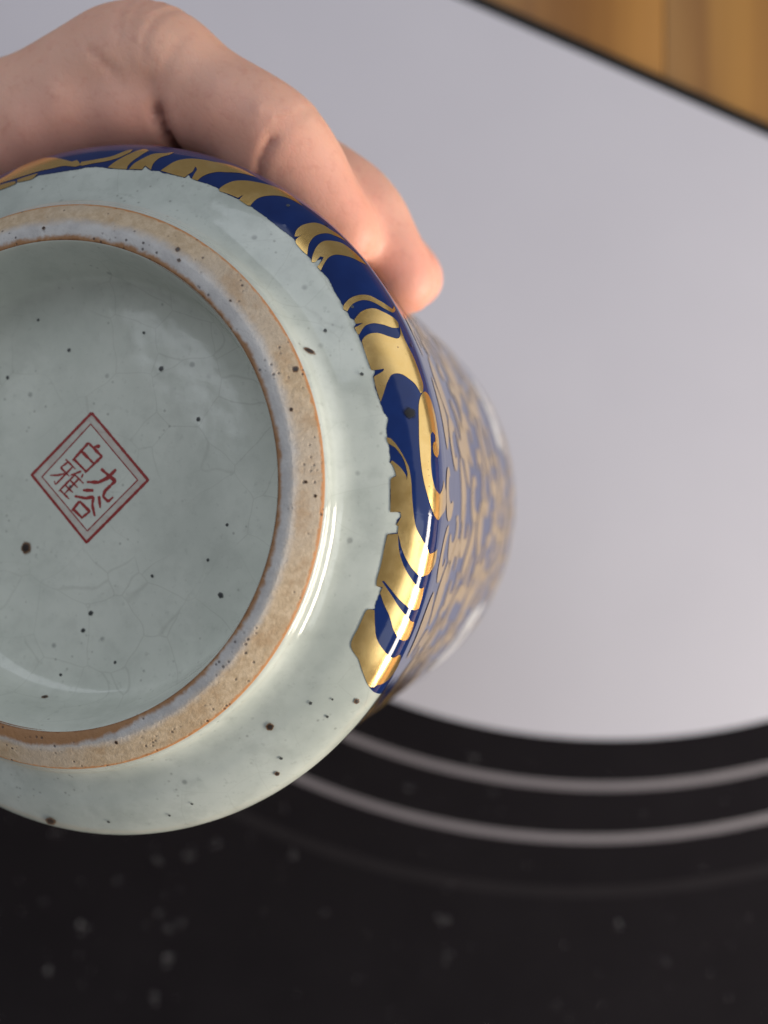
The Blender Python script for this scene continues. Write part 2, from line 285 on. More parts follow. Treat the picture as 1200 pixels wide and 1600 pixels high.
def mat_board_print():
    g = NT('pale_grey_print')
    n = g.noise(14, 3); f = g.noise(420, 3)
    c = g.mix(n, (.455, .445, .505), (.50, .49, .55))
    c = g.mix(g.sstep(f, .6, .8, 0, .12), c, (.45, .44, .46))
    g.set(Base_Color=c, Roughness=.55)
    g.b.inputs['Specular IOR Level'].default_value = .25
    return g.m
M['print'] = mat_board_print()
def mat_black():
    g = NT('black_glass')
    n = g.noise(30, 4, .6); f = g.noise(1600, 2)
    c = g.mix(n, (.009, .008, .0095), (.014, .0125, .0145))
    c = g.mix(g.sstep(f, .5, .8, 0, .6), c, (.022, .020, .023))
    g.set(Base_Color=c, Roughness=g.sstep(n, .3, .7, .55, .7))
    g.b.inputs['Specular IOR Level'].default_value = 0
    return g.m
M['black'] = mat_black()
M['rim'] = mat_simple('black_edge_trim', (.006, .006, .006), .5, .2, 200, .2)
M['ring'] = mat_simple('grey_ring_print', (.165, .15, .165), .6, .06, 60, .2)
M['faint'] = mat_simple('faint_ring_print', (.019, .0172, .0193), .6, .1, 60, 0)
M['dust'] = mat_simple('dust', (.44, .43, .45), .9, .3, 500, .1)
def mat_wood(i):
    g = NT('oiled_wood')
    mp = g.n('ShaderNodeMapping'); g.put(mp.inputs[0], g.tc.outputs['Object'])
    mp.inputs['Scale'].default_value = (1, .06, 1); mp.inputs['Location'].default_value = (i * .37, i * .21, 0)
    a = g.noise(34, 3, .55, mp.outputs[0], .4); b = g.noise(240, 3, .6, mp.outputs[0])
    tone = [(1, 1, 1), (.72, .70, .62), (.92, .95, .95), (.8, .8, .75), (1.02, .98, .9), (.85, .82, .8)][i % 6]
    c = g.mix(g.sstep(a, .3, .7), tuple(x * t for x, t in zip((.27, .115, .022), tone)), tuple(x * t for x, t in zip((.44, .21, .045), tone)))
    c = g.mix(g.sstep(b, .55, .8, 0, .2), c, (.16, .07, .02))
    g.set(Base_Color=c, Roughness=.42, Normal=g.bump(b, .15, .0005))
    return g.m

def mat_skin():
    g = NT('skin')
    at = g.n('ShaderNodeAttribute', attribute_name='flush')
    n = g.noise(85, 4, .6); f = g.noise(520, 3, .6)
    c = g.mix(n, (.64, .355, .265), (.74, .445, .345))
    c = g.mix(g.math('MULTIPLY', at.outputs['Fac'], .8), c, (.74, .30, .235))
    c = g.mix(g.sstep(f, .5, .75, 0, .35), c, (.56, .24, .18))
    c = g.mix(g.sstep(g.noise(34, 3), .45, .7, 0, .35), c, (.58, .31, .20))
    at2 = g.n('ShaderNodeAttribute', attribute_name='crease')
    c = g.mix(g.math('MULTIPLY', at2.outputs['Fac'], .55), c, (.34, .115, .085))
    pores = g.voro(1500); lines = g.voro(700, 'DISTANCE_TO_EDGE', g.warp(400, .002))
    h = g.math('ADD', g.math('MULTIPLY', g.sstep(lines, 0, .12), .7), g.math('MULTIPLY', pores, .3))
    nb = g.bump(h, .15, .00012); nb = g.bump(g.noise(240, 3), .12, .0005, nb)
    g.set(Base_Color=c, Roughness=.5, Normal=nb)
    g.b.inputs['Subsurface Weight'].default_value = .35
    g.b.inputs['Subsurface Radius'].default_value = (1.0, .38, .2)
    g.b.inputs['Subsurface Scale'].default_value = .0035
    g.b.inputs['Specular IOR Level'].default_value = .35
    return g.m
M['skin'] = mat_skin()
M['nail'] = mat_simple('finger_nail', (.68, .46, .38), .25, .08, 300, .5)

# ------------------------------------------------------------------ wooden table under the board
def rounded_box(x0, x1, y0, y1, z0, z1, b):
    bm = bmesh.new()
    bmesh.ops.create_cube(bm, size=1)
    for v in bm.verts:
        v.co = Vector((x0 if v.co.x < 0 else x1, y0 if v.co.y < 0 else y1, z0 if v.co.z < 0 else z1))
    bmesh.ops.bevel(bm, geom=list(bm.edges), offset=b, segments=2, affect='EDGES', profile=.5)
    vs_ = [v.co.copy() for v in bm.verts]; bm.verts.index_update()
    fs_ = [[v.index for v in f.verts] for f in bm.faces]; bm.free()
    return vs_, fs_
BT = 0.003
table = tag(empty('wooden_table', (0, 0, -BT)), kind='structure')
px0 = -0.442
for i in range(13):
    a = px0 + i * 0.094
    v_, f_ = rounded_box(a + .0001, a + .0939, -0.7, 0.7, -0.022, -.00005, .0008)
    mesh_obj('plank', v_, f_, mat_wood(i + 2), table)

# ------------------------------------------------------------------ black board with printed disc and rings
board = empty('glass_board', (0, 0, 0))
tag(board, 'black board printed with a large pale grey disc and thin rings, lying on wooden planks', 'board')
K = H / 1232.0
P1 = Vector(((722 - 600) * K, (800 - 0) * K)); P2 = Vector(((1200 - 600) * K, (800 - 213) * K))
ed = (P2 - P1).normalized(); en = Vector((-ed.y, ed.x))
if en.y < 0: en = -en                                   # outward across the straight edge
RIMW = 0.0050
def bpt(s, d): q = P1 + ed * s + en * d; return (q.x, q.y)
def slab(name, s0, s1, d0, d1, z0, z1, mat, parent, bev=.0004):
    v_, f_ = rounded_box(s0, s1, d0, d1, z0, z1, bev)
    v_ = [(*bpt(p.x, p.y), p.z) for p in v_]
    return mesh_obj(name, v_, f_, mat, parent, smooth=False)
slab('panel', -0.42, 0.38, -0.66, -0.0002, -BT, 0, M['black'], board)
slab('edge_trim', -0.42, 0.38, 0.0, RIMW, -BT, .0003, M['rim'], board)
DC = Vector(((955 - 600) * K, (800 - 165) * K))
def clip_poly(poly):
    out = []
    lim = -0.0003
    def side(p): return (Vector(p) - P1).dot(en) - lim
    for a, b in zip(poly, poly[1:] + poly[:1]):
        sa, sb = side(a), side(b)
        if sa <= 0: out.append(a)
        if (sa <= 0) != (sb <= 0):
            k = sa / (sa - sb); out.append((a[0] + (b[0] - a[0]) * k, a[1] + (b[1] - a[1]) * k))
    return out
def thin_sheet(name, poly, z, th, mat):
    nv = len(poly)
    v_ = [(x, y, z) for x, y in poly] + [(x, y, z - th) for x, y in poly]
    f_ = [list(range(nv))] + [[i, i + nv, (i + 1) % nv + nv, (i + 1) % nv] for i in range(nv)]
    return mesh_obj(name, v_, f_, mat, board, smooth=False)
circ = lambda R, n=240: [(DC.x + R * math.cos(2 * math.pi * i / n), DC.y + R * math.sin(2 * math.pi * i / n)) for i in range(n)]
R0 = 990 * K
thin_sheet('printed_disc', clip_poly(circ(R0)), .00025, .0002, M['print'])
def ring(name, cx_, r0, r1, z, mat):
    DC = Vector(((cx_ - 600) * K, (800 - 165) * K))
    # only the stretch of the ring that lies on the board
    n = 480; v_ = []; f_ = []
    ok = []
    for i in range(n):
        a = 2 * math.pi * i / n
        for r in (r0, r1): v_.append((DC.x + r * math.cos(a), DC.y + r * math.sin(a), z))
        q = Vector((DC.x + r1 * math.cos(a), DC.y + r1 * math.sin(a))) - P1
        ok.append(q.dot(en) < -.001 and -0.415 < q.dot(ed) < 0.375 and q.dot(en) > -0.655)
    for i in range(n):
        j = (i + 1) % n
        if ok[i] and ok[j]: f_.append((2 * i, 2 * i + 1, 2 * j + 1, 2 * j))
    return mesh_obj(name, v_, f_, mat, board, smooth=False)
ring('printed_ring', 945, 1057 * K, 1070 * K, .0002, M['ring'])
ring('printed_ring', 925, 1139 * K, 1152 * K, .0002, M['ring'])
tag(ring('printed_ring', 905, 1219 * K, 1237 * K, .0002, M['faint']), 'faintest outer ring')

# dust on the black part
def dust():
    bm = bmesh.new()
    pts = [(134, 1450, 6.5), (290, 1338, 5), (247, 1345, 4), (262, 1500, 6), (243, 1562, 5.5), (690, 1440, 6), (700, 1495, 5.5), (968, 1444, 4.5),
           (459, 1340, 5.5), (75, 1515, 4.5), (337, 1318, 4.5), (283, 1440, 4), (264, 1452, 4), (247, 1425, 3.5), (70, 1407, 3.5), (183, 1374, 3), (740, 1185, 4.5), (770, 1235, 4),
           (90, 1300, 4.5), (870, 1570, 3), (1005, 1272, 3), (1040, 1500, 3), (640, 1230, 3.5), (445, 1265, 3), (1110, 1520, 2.5), (560, 1530, 2.5), (820, 1350, 2.5)]
    for _ in range(130): pts.append((rng.uniform(-50, 1250), rng.uniform(1180, 1650), rng.uniform(.8, 2.2)))
    cl = []
    for x, y, s in pts:
        if s < 2.3: cl.append((x, y, s))
        else:
            for _ in range(6): cl.append((x + rng.normal(0, s * .9), y + rng.normal(0, s * .9), s * rng.uniform(.25, .6)))
    for x, y, s in cl:
        r = s * K * .45
        m = Matrix.Translation(((x - 600) * K, (800 - y) * K, .0003)) @ Matrix.Rotation(rng.uniform(0, 6), 4, 'Z') @ Matrix.Diagonal((r, r * rng.uniform(.6, 1), r * .35, 1))
        bmesh.ops.create_icosphere(bm, subdivisions=1, radius=1, matrix=m)
    me = bpy.data.meshes.new('dust_specks'); bm.to_mesh(me); bm.free(); me.materials.append(M['dust'])
    return link(bpy.data.objects.new('dust_specks', me))
tag(dust(), 'pale dust specks scattered over the black part of the board', 'dust', kind='stuff')

# ------------------------------------------------------------------ the vase
# local frame: origin at the foot, X right, Y down the picture, Z along the axis towards the mouth
Ucam = np.array([0.97419443, 0, -0.22571045]); Vcam = np.array([-0.00232026, 0.99994716, -0.01001454]); Ncam = np.array([0.22569852, 0.01027982, 0.97414296])
Ccam = np.array([-46.733, -3.718, 111.731])
def w(p): return Vector((p[0] * MM, -p[1] * MM, H - p[2] * MM))
def wd(p): return Vector((p[0], -p[1], -p[2]))
vase = empty('vase')
mw = Matrix((wd(Ucam), wd(Vcam), wd(Ncam))).transposed().to_4x4(); mw.translation = w(Ccam)
vase.matrix_world = mw
tag(vase, 'upturned porcelain vase with celadon base, cobalt blue ground and gold scrolls, held in the hand', 'vase')

def cr(P, k=8):
    P = np.array(P, float); Q = np.vstack([2 * P[0] - P[1], P, 2 * P[-1] - P[-2]]); out = []
    for i in range(1, len(Q) - 2):
        p0, p1, p2, p3 = Q[i - 1:i + 3]
        for s in np.arange(k) / k:
            out.append(.5 * ((2 * p1) + (-p0 + p2) * s + (2 * p0 - 5 * p1 + 4 * p2 - p3) * s * s + (-p0 + 3 * p1 - 3 * p2 + p3) * s ** 3))
    out.append(P[-1]); return np.array(out)
BODY = [(39.9,0.1),(40.3,0.6),(40.6,1.5),(41.3,2.6),(42.6,3.6),(44.6,4.5),(47.0,5.5),(49.2,6.7),(51.4,8.2),(52.8,9.8),(53.5,11.8),(53.6,14),(53.55,17),(53.5,22),(53.5,30),(53.7,42),(54.6,60),(55.9,85),(57,108),(56.8,118),(55,127),(50,136),(42,143),(33,149),(26,155),(23.5,161),(24,168),(27,174),(31,178)]
LIP = [(31,178),(31.4,179.2),(30.6,179.8),(29.2,178.8),(25,173),(21.5,167),(21,161),(23,155),(30,149),(40,142),(48,134),(52,120)]
WELL = [(34.25,-1.72),(34.05,-1.45),(33.6,0),(33,3),(32.4,6),(31.6,7.8),(30,8.6),(26,8.9),(13,9.1),(0.02,9.2)]
FOOT = [(34.1,-1.3),(34.15,-1.62),(34.6,-1.82),(35.4,-1.86),(36.2,-1.78),(36.7,-1.58),(38.2,-.88),(39.4,-.28),(39.85,0.02),(40.0,0.3),(39.9,.9)]
bprof = cr(BODY, 8)
bt = bprof[:, 1]; br = bprof[:, 0]
arc = np.concatenate([[0], np.cumsum(np.hypot(np.diff(br), np.diff(bt)))])
def S(th, t, off=0.0):
    """point on the outer wall, th in radians, t and off in mm, result in metres (local)"""
    r = np.interp(t, bt, br); e = .25
    dr = (np.interp(t + e, bt, br) - np.interp(t - e, bt, br)) / (2 * e)
    L = np.sqrt(1 + dr * dr); nr = 1 / L; nz = -dr / L
    rr = r + off * nr
    return np.stack([rr * np.cos(th), rr * np.sin(th), t + off * nz], -1) * MM
def revolve(name, prof, mat, nseg=360, wob=0.0):
    prof = np.asarray(prof); n = len(prof)
    th = np.linspace(0, 2 * np.pi, nseg, endpoint=False)
    wb_ = 1 + wob * (np.sin(2 * th + .7) + .5 * np.sin(5 * th + 2.1))
    X = prof[:, 0][:, None] * np.cos(th)[None] * wb_; Y = prof[:, 0][:, None] * np.sin(th)[None] * wb_
    Z = np.repeat(prof[:, 1][:, None], nseg, 1)
    V = np.stack([X, Y, Z], -1).reshape(-1, 3) * MM
    F = []
    for i in range(n - 1):
        for j in range(nseg):
            k = (j + 1) % nseg
            F.append((i * nseg + j, i * nseg + k, (i + 1) * nseg + k, (i + 1) * nseg + j))
    return mesh_obj(name, V, F, mat, vase)
revolve('body', bprof, M['glaze'], 360)
revolve('lip', cr(LIP, 3), M['glaze'], 180)
revolve('well', cr(WELL, 5), M['well'], 300)
tag(revolve('foot_ring', cr(FOOT, 4), M['foot'], 400, .0006), 'unglazed tan and grey foot ring with brown edges')

# cobalt ground: starts at the chipped painted edge, ends under the shoulder
bd = np.array(BAND); th_b = bd[:, 0]; t_b = bd[:, 1]
# out of sight round the back the painted edge carries on; along the lower side it starts past the turn
ext_th = np.array([33.9, 34.6, 38, 50, 70, 95, 120, 140, 143, 150, 170, 190, 210, 230, 245])
ext_t = np.array([13.5, 15.6, 16.2, 16.0, 16.4, 16.1, 16.3, 15.8, 7.0, 5.8, 5.9, 5.7, 6.0, 5.8, 5.9])
TH = np.concatenate([th_b, ext_th]); TT = np.concatenate([t_b, ext_t])
TH = np.maximum.accumulate(TH + 1e-6 * np.arange(len(TH)))
nth = 2000
ths = -111.5 + 360.0 * np.arange(nth) / nth
low = np.interp(ths, TH, TT, period=360)
low = low + .035 * np.array([noise.noise(Vector((a * 2.1, 3.3, 0))) + .6 * noise.noise(Vector((a * 6.3, 1.3, 0))) for a in ths])
TOP = 131.0
near = np.linspace(0, 1, 60)[:, None]; far = np.linspace(0, 1, 64)[1:, None]
tg = np.concatenate([low[None] + near * (np.maximum(18.0, low + 1.0)[None] - low[None]), np.maximum(18.0, low + 1.0)[None] + far * (TOP - np.maximum(18.0, low + 1.0)[None])])
rows = np.zeros(len(tg))
V = S(np.radians(np.repeat(ths[None], len(rows), 0)), tg, .05).reshape(-1, 3)
F = []
for i in range(len(rows) - 1):
    for j in range(nth):
        k = (j + 1) % nth; F.append((i * nth + j, i * nth + k, (i + 1) * nth + k, (i + 1) * nth + j))
tag(mesh_obj('cobalt_band', V, F, M['blue'], vase), 'deep cobalt blue enamel ground with a ragged lower edge')

# gold scrolls: outlines in (angle, height) on the wall, filled and laid on it
def smooth_loop(P, k=5):
    P = np.asarray(P, float); n = len(P); out = []
    d1 = np.roll(P, -1, 0) - P; d0 = P - np.roll(P, 1, 0)
    a = np.abs(np.arctan2(d0[:, 0] * d1[:, 1] - d0[:, 1] * d1[:, 0], (d0 * d1).sum(1)))
    tan = (np.roll(P, -1, 0) - np.roll(P, 1, 0)) * .5
    l0 = np.hypot(*d0.T); l1 = np.hypot(*d1.T)
    tan *= (np.minimum(l0, l1) / (np.hypot(*tan.T) + 1e-9))[:, None]
    tan[a > 1.05] = 0
    for i in range(n):
        p, q = P[i], P[(i + 1) % n]; m0, m1 = tan[i], tan[(i + 1) % n]
        for s in np.arange(k) / k:
            out.append((2*s**3-3*s**2+1)*p + (s**3-2*s**2+s)*m0 + (-2*s**3+3*s**2)*q + (s**3-s**2)*m1)
    return np.array(out)
def inside(pt, poly):
    x, y = pt[:, 0][:, None], pt[:, 1][:, None]
    a = poly; b = np.roll(poly, -1, 0)
    c = ((a[:, 1][None] > y) != (b[:, 1][None] > y)) & (x < (b[:, 0] - a[:, 0])[None] * (y - a[:, 1][None]) / ((b[:, 1] - a[:, 1])[None] + 1e-12) + a[:, 0][None])
    return c.sum(1) % 2 == 1
def patch(name, loop, mat, off, h=.55, k=5, collect=None):
    """loop: (x = angle*50 mm, y = arc length mm)"""
    L = smooth_loop(loop, k)
    keep = [0]
    for i in range(1, len(L)):
        if np.hypot(*(L[i] - L[keep[-1]])) > .02: keep.append(i)
    L = L[keep]
    if len(L) < 4: return None
    lo, hi = L.min(0), L.max(0)
    gx, gy = np.meshgrid(np.arange(lo[0] + h / 2, hi[0], h), np.arange(lo[1] + h / 2, hi[1], h))
    g = np.stack([gx.ravel(), gy.ravel()], 1)
    if len(g): g = g[inside(g, L)]
    pts = [Vector(p) for p in np.vstack([L, g])] if len(g) else [Vector(p) for p in L]
    r = delaunay_2d_cdt(pts, [(i, (i + 1) % len(L)) for i in range(len(L))], [], 1, 1e-5)
    vv = np.array([tuple(p) for p in r[0]]); tri = [f for f in r[2]]
    if not tri: return None
    t = np.interp(vv[:, 1], arc, bt)
    P3 = S(vv[:, 0] / 50.0, t, off)
    fixed = []
    for f in tri:
        q = vv[list(f)].mean(0)[None]
        if not inside(q, L)[0]: continue
        a_, b_, c_ = vv[f[0]], vv[f[1]], vv[f[2]]
        cr_ = (b_[0]-a_[0])*(c_[1]-a_[1]) - (b_[1]-a_[1])*(c_[0]-a_[0])
        if abs(cr_) < 1e-7: continue
        fixed.append(f if cr_ > 0 else f[::-1])
    if not fixed: return None
    if collect is not None: collect.append((P3, fixed)); return None
    return mesh_obj(name, P3, fixed, mat, vase)
to_xy = lambda P: np.stack([np.radians(np.array(P)[:, 0]) * 50, np.interp(np.array(P)[:, 1], bt, arc)], 1)
for q in GOLD: patch('gold_scroll', to_xy(q), M['gold'], .10, .6)
# the same run of scrolls, turned round to the far side
for q in GOLD[3:13]:
    qq = np.array(q); qq[:, 0] += 238.0
    patch('gold_scroll', to_xy(qq), M['gold'], .10, .9, 3)

# white reserves near the shoulder
RES = [((26, 48), (80, 102)), ((-32, -12), (88, 103)), ((118, 160), (86, 117)), ((215, 250), (92, 118))]
def in_res(a, t):
    a = (a + 180) % 360 - 180
    for (a0, a1), (t0, t1) in RES:
        c = (a0 + a1) / 2; d = (a - c + 180) % 360 - 180
        if abs(d) < (a1 - a0) / 2 + 3 and t0 - 3 < t < t1 + 3: return True
    return False
for (a0, a1), (t0, t1) in RES:
    lp = []
    for i in range(26):
        b = 2 * math.pi * i / 26; k_ = 1 + .13 * math.sin(5 * b + a0) + .08 * math.sin(9 * b)
        lp.append(((a0 + a1) / 2 + (a1 - a0) / 2 * k_ * math.copysign(abs(math.cos(b)) ** .7, math.cos(b)), (t0 + t1) / 2 + (t1 - t0) / 2 * .93 * k_ * math.copysign(abs(math.sin(b)) ** .7, math.sin(b))))
    tag(patch('white_reserve', to_xy(lp), M['white'], .18, 1.2, 3), 'white enamel panel with grey brushwork near the shoulder')

# wave scrolls up the wall
def comma(cx, cy, R, rot, flip, turns):
    n = 16; A = []; B = []
    for i in range(n + 1):
        s = i / n; a = rot + flip * s * turns * 2 * math.pi
        rr = R * (1 - .74 * s); wd_ = R * .86 * (math.sin(math.pi * min(1, .04 + s * .98)) ** .6) * (1 - .55 * s)
        px_, py_ = cx + rr * math.cos(a), cy + rr * math.sin(a)
        nx, ny = math.cos(a), math.sin(a)
        A.append((px_ + nx * wd_ * .5, py_ + ny * wd_ * .5)); B.append((px_ - nx * wd_ * .5, py_ - ny * wd_ * .5))
    return A + B[::-1]
def wave(cx, cy, Lx, wdt, amp, ph):
    n = 14; A = []; B = []
    for i in range(n + 1):
        s = i / n; x = cx + (s - .5) * Lx; y = cy + amp * math.sin(ph + s * 4.2)
        ww = wdt * (.12 + math.sin(math.pi * s) ** .7)
        A.append((x, y + ww / 2)); B.append((x, y - ww / 2))
    return A + B[::-1]
circ_len = 2 * math.pi * 50
row = 0; ay = np.interp(20.5, bt, arc); hidden = []
while ay < np.interp(126, bt, arc):
    nn_ = 30; st = circ_len / nn_
    for i in range(nn_):
        x = (i + (row % 2) * .5 + random.uniform(-.12, .12)) * st
        y = ay + random.uniform(-1, 1)
        if in_res(math.degrees(x / 50), float(np.interp(y, arc, bt))): continue
        ang = (math.degrees(x / 50) + 180) % 360 - 180; far_ = None if -62 < ang < 62 else hidden      # the side in view keeps each scroll a part
        if (i + row) % 3 == 2: patch('gold_scroll', wave(x, y, st * 1.0, random.uniform(5.0, 6.4), 1.2, random.uniform(0, 6)), M['gold'], .10 + .05 * random.random(), 1.3, 2, far_)
        else: patch('gold_scroll', comma(x, y, random.uniform(4.3, 5.0), random.uniform(0, 6.28), random.choice((-1, 1)), random.uniform(.72, .86)), M['gold'], .10 + .05 * random.random(), 1.3, 2, far_)
    ay += 7.2; row += 1

HV = []; HF = []
for P3, tris in hidden:
    b0 = len(HV); HV.extend(P3.tolist()); HF.extend([tuple(i_ + b0 for i_ in f) for f in tris])
tag(mesh_obj('gold_scrollwork', HV, HF, M['gold'], vase), 'dense small gold scrolls round the back of the vase', kind='stuff')

# iron spots
def spot(cx, cy, cz, nrm, rad, mat, name='iron_spot', el=1.0, rot=0.0, parent=None):
    nrm = Vector(nrm).normalized(); q = nrm.to_track_quat('Z', 'Y')
    V = [(0, 0, .06 * rad)]; rim = [0.0]; F = []
    n = 18; rings_ = (.35, .65, 1.0); ph = random.uniform(0, 6)
    for ri in rings_:
        for i in range(n):
            a = 2 * math.pi * i / n; rr = rad * ri * (1 + .07 * math.sin(2 * a + ph) + .06 * math.sin(5 * a + 2 * ph))
            V.append((rr * math.cos(a) * el, rr * math.sin(a), .06 * rad * (1 - ri * ri))); rim.append(ri)
    for i in range(n): F.append((0, 1 + i, 1 + (i + 1) % n))
    for k_ in range(2):
        for i in range(n):
            a, b = 1 + k_ * n + i, 1 + k_ * n + (i + 1) % n; F.append((a, a + n, b + n, b))
    V = [(Vector(v) * MM) for v in V]
    o = mesh_obj(name, V, F, mat, vase)
    at = o.data.attributes.new('rim', 'FLOAT', 'POINT'); at.data.foreach_set('value', rim)
    o.matrix_local = Matrix.Translation(Vector((cx, cy, cz)) * MM + nrm * .00005) @ q.to_matrix().to_4x4() @ Matrix.Rotation(rot, 4, 'Z')
    return o
wp = cr(WELL, 5)
for i, (x, y, z, r) in enumerate(WELL_SPOTS):
    rr = math.hypot(x, y)
    k = int(np.argmin(np.hypot(wp[:, 0] - rr, wp[:, 1] - z))); k = min(max(k, 1), len(wp) - 2)
    d = wp[k + 1] - wp[k - 1]; nr, nz = d[1], -d[0]            # towards the open side of the well
    if nz > 0 or (abs(nz) < .2 and nr > 0): nr, nz = -nr, -nz
    nr = -abs(nr); nz = -abs(nz)
    spot(x, y, z, (nr * x / rr, nr * y / rr, nz), r * 1.25, M['spot'] if i in (0, 9) else M['spot_grey'])
for i, (a, t, r) in enumerate(BODY_SPOTS):
    th_ = math.radians(a); p = S(np.array(th_), np.array(t), 0.09) / MM; p2 = S(np.array(th_), np.array(t), 1.06) / MM
    elong = 1.9 if i in (2, 3) else 1.0
    spot(*p, p2 - p, r * 1.2, M['spot_black'] if i == 8 else M['spot'] if i < 4 or i == 7 else M['spot_grey'], el=elong, rot=.9)
for a, t, rad, r in FOOT_SPOTS:
    th_ = math.radians(a)
    fp = cr(FOOT, 4); t = float(np.interp(rad, fp[8:30, 0], fp[8:30, 1])) - .03
    spot(rad * math.cos(th_), rad * math.sin(th_), t, (.3 * math.cos(th_), .3 * math.sin(th_), -1), r * 1.3, M['spot'])

# red seal on the floor of the well: double frame and four characters
wt = lambda x, y: float(np.interp(math.hypot(x, y), wp[::-1, 0], wp[::-1, 1])) - .03
def stroke_mesh(strokes, width, jitter=.12, closed=False, taper=True):
    V = []; F = []
    for s in strokes:
        P = np.array(s, float)
        if closed: P = np.vstack([P, P[:1]])
        dens = []
        for a, b in zip(P[:-1], P[1:]):
            m = max(2, int(np.hypot(*(b - a)) / .12))
            for k in range(m): dens.append(a + (b - a) * k / m)
        dens.append(P[-1]); D = np.array(dens)
        if not closed and len(D) > 6:
            for _ in range(2): D[1:-1] = (D[:-2] + D[1:-1] * 2 + D[2:]) / 4
        n = len(D); T = np.gradient(D, axis=0); T /= np.hypot(*T.T)[:, None] + 1e-9
        N = np.stack([-T[:, 1], T[:, 0]], 1)
        b0 = len(V); sd = random.uniform(0, 90)
        for i in range(n):
            s_ = i / (n - 1); ww = width * (1 + jitter * 2.2 * noise.noise(Vector((sd, i * .16, 0))) + .25 * noise.noise(Vector((sd, i * .6, 5))))
            if taper: ww *= .72 + .55 * math.sin(math.pi * min(1, .18 + s_ * .8)) if s_ > .05 else .9
            for sg in (-1, 1):
                q = D[i] + N[i] * sg * ww / 2; V.append((q[0] * MM, q[1] * MM, wt(*q) * MM))
        for i in range(n - 1): F.append((b0 + 2*i, b0 + 2*i + 1, b0 + 2*i + 3, b0 + 2*i + 2))
    return V, F
seal = mesh_obj('seal_mark', *stroke_mesh([SEAL['outer']], .44, .10, True, False), M['seal'], vase)
tag(seal, 'red diamond seal mark with a double frame and four characters')
def wash():
    o_, i_ = [np.array(SEAL[k_]) for k_ in ('outer', 'inner')]; V = []; F = []
    for a_, b_ in zip(o_, i_):
        for p_ in (a_, b_): V.append((p_[0] * MM, p_[1] * MM, (wt(*p_) + .012) * MM))
    for k_ in range(4): F.append((2*k_, 2*k_+1, (2*k_+3) % 8, (2*k_+2) % 8))
    g = NT('thin_red_wash'); g.set(Base_Color=(.40, .07, .06), Roughness=.3)
    t = g.n('ShaderNodeBsdfTransparent'); mx = g.n('ShaderNodeMixShader')
    g.put(mx.inputs[0], g.sstep(g.noise(600, 3), .3, .7, .05, .16)); g.t.links.new(t.outputs[0], mx.inputs[1]); g.t.links.new(g.b.outputs[0], mx.inputs[2])
    g.t.links.new(mx.outputs[0], g.out.inputs['Surface'])
    return mesh_obj('frame_wash', V, F, g.m, seal)
wash()
mesh_obj('inner_frame', *stroke_mesh([SEAL['inner']], .19, .15, True, False), M['seal'], seal)
for nm in ('jiu', 'gu', 'bai', 'ya'):
    mesh_obj('character', *stroke_mesh(SEAL[nm], {'ya': .25, 'bai': .36, 'gu': .38}.get(nm, .46), .2), M['seal'], seal)

# ------------------------------------------------------------------ the hand
def VP(t, phi, r):
    a = math.radians(phi); return Ccam + Ncam * t + r * (math.cos(a) * Ucam + math.sin(a) * Vcam)
balls = []
def chain(pts, step=.22):
    """pts: (position, radius); Catmull-Rom through them, spheres along it"""
    P = np.array([np.append(p, r) for p, r in pts]); D = cr(P, 14)
    last = None
    for q in D:
        if last is None or np.linalg.norm(q[:3] - last) > q[3] * step: balls.append(q); last = q[:3]
def lerp(a, b, s): return np.asarray(a) * (1 - s) + np.asarray(b) * s
def pads(a, b, rad, shift, t):
    """soft fleshy pad on the palm side of a phalanx (towards the vase axis)"""
    ax_ = Ccam + Ncam * t
    for s in (.34, .5, .66):
        p = lerp(a, b, s); d = ax_ - p; d -= Ncam * (d @ Ncam); d /= np.linalg.norm(d)
        balls.append(np.append(p + d * shift, rad * (1 - .25 * abs(s - .5))))
FING = {
 'index':  dict(t=(22, 20.5, 22.5, 27), mcp=(-122, 70.5), pip=(-88.5, 71.5), dip=(-67, 62.3), tip=(-50.5, 55.6), r=(11.8, 10.2, 9.4, 8.9, 8.6, 7.4, 5.9)),
 'middle': dict(t=(42, 38.5, 38, 39), mcp=(-123, 72), pip=(-86, 72), dip=(-57, 61.3), tip=(-41, 56.8), r=(12, 10, 9.2, 8.8, 8.3, 7.5, 6.3)),
 'ring':   dict(t=(62, 57, 55, 55), mcp=(-122, 71), pip=(-88, 73), dip=(-62, 62.3), tip=(-46, 59.5), r=(11.5, 9.6, 8.8, 8.4, 8.2, 7.6, 6.5)),
 'little': dict(t=(80, 74, 71, 70), mcp=(-117, 69), pip=(-92, 71), dip=(-72, 63.8), tip=(-58, 62), r=(10.5, 8.4, 7.8, 7.4, 7.2, 6.7, 5.8))}
wrist = VP(62, -192, 96)
for nm, d in FING.items():
    m = VP(d['t'][0], *d['mcp']); p = VP(d['t'][1], *d['pip']); q = VP(d['t'][2], *d['dip']); e = VP(d['t'][3], *d['tip'])
    r = d['r']
    chain([(lerp(m, wrist, .25), r[0]), (m, r[0]), (lerp(m, p, .5), r[1]), (p, r[2] + .5), (lerp(p, q, .5), r[3]), (q, r[4]), (lerp(q, e, .55), r[5]), (e, r[6])])
    pads(m, p, r[1] * .92, 2.2, d['t'][0]); pads(p, q, r[3] * .92, 1.6, d['t'][1]); pads(lerp(p, m, .30), lerp(p, q, .30), r[2] * .9, 4.6, d['t'][1]); pads(m, p, r[1], 4.2, d['t'][0]); pads(lerp(q, p, .25), lerp(q, e, .25), r[4] * .92, 1.8, d['t'][2]); pads(q, e, r[5] * .9, .8, d['t'][2])
    mid = VP((d['t'][0] + 62) / 2, -152, 76)
    chain([(m, r[0]), (mid, 13.5), (lerp(mid, wrist, .6), 15), (wrist, 19)])
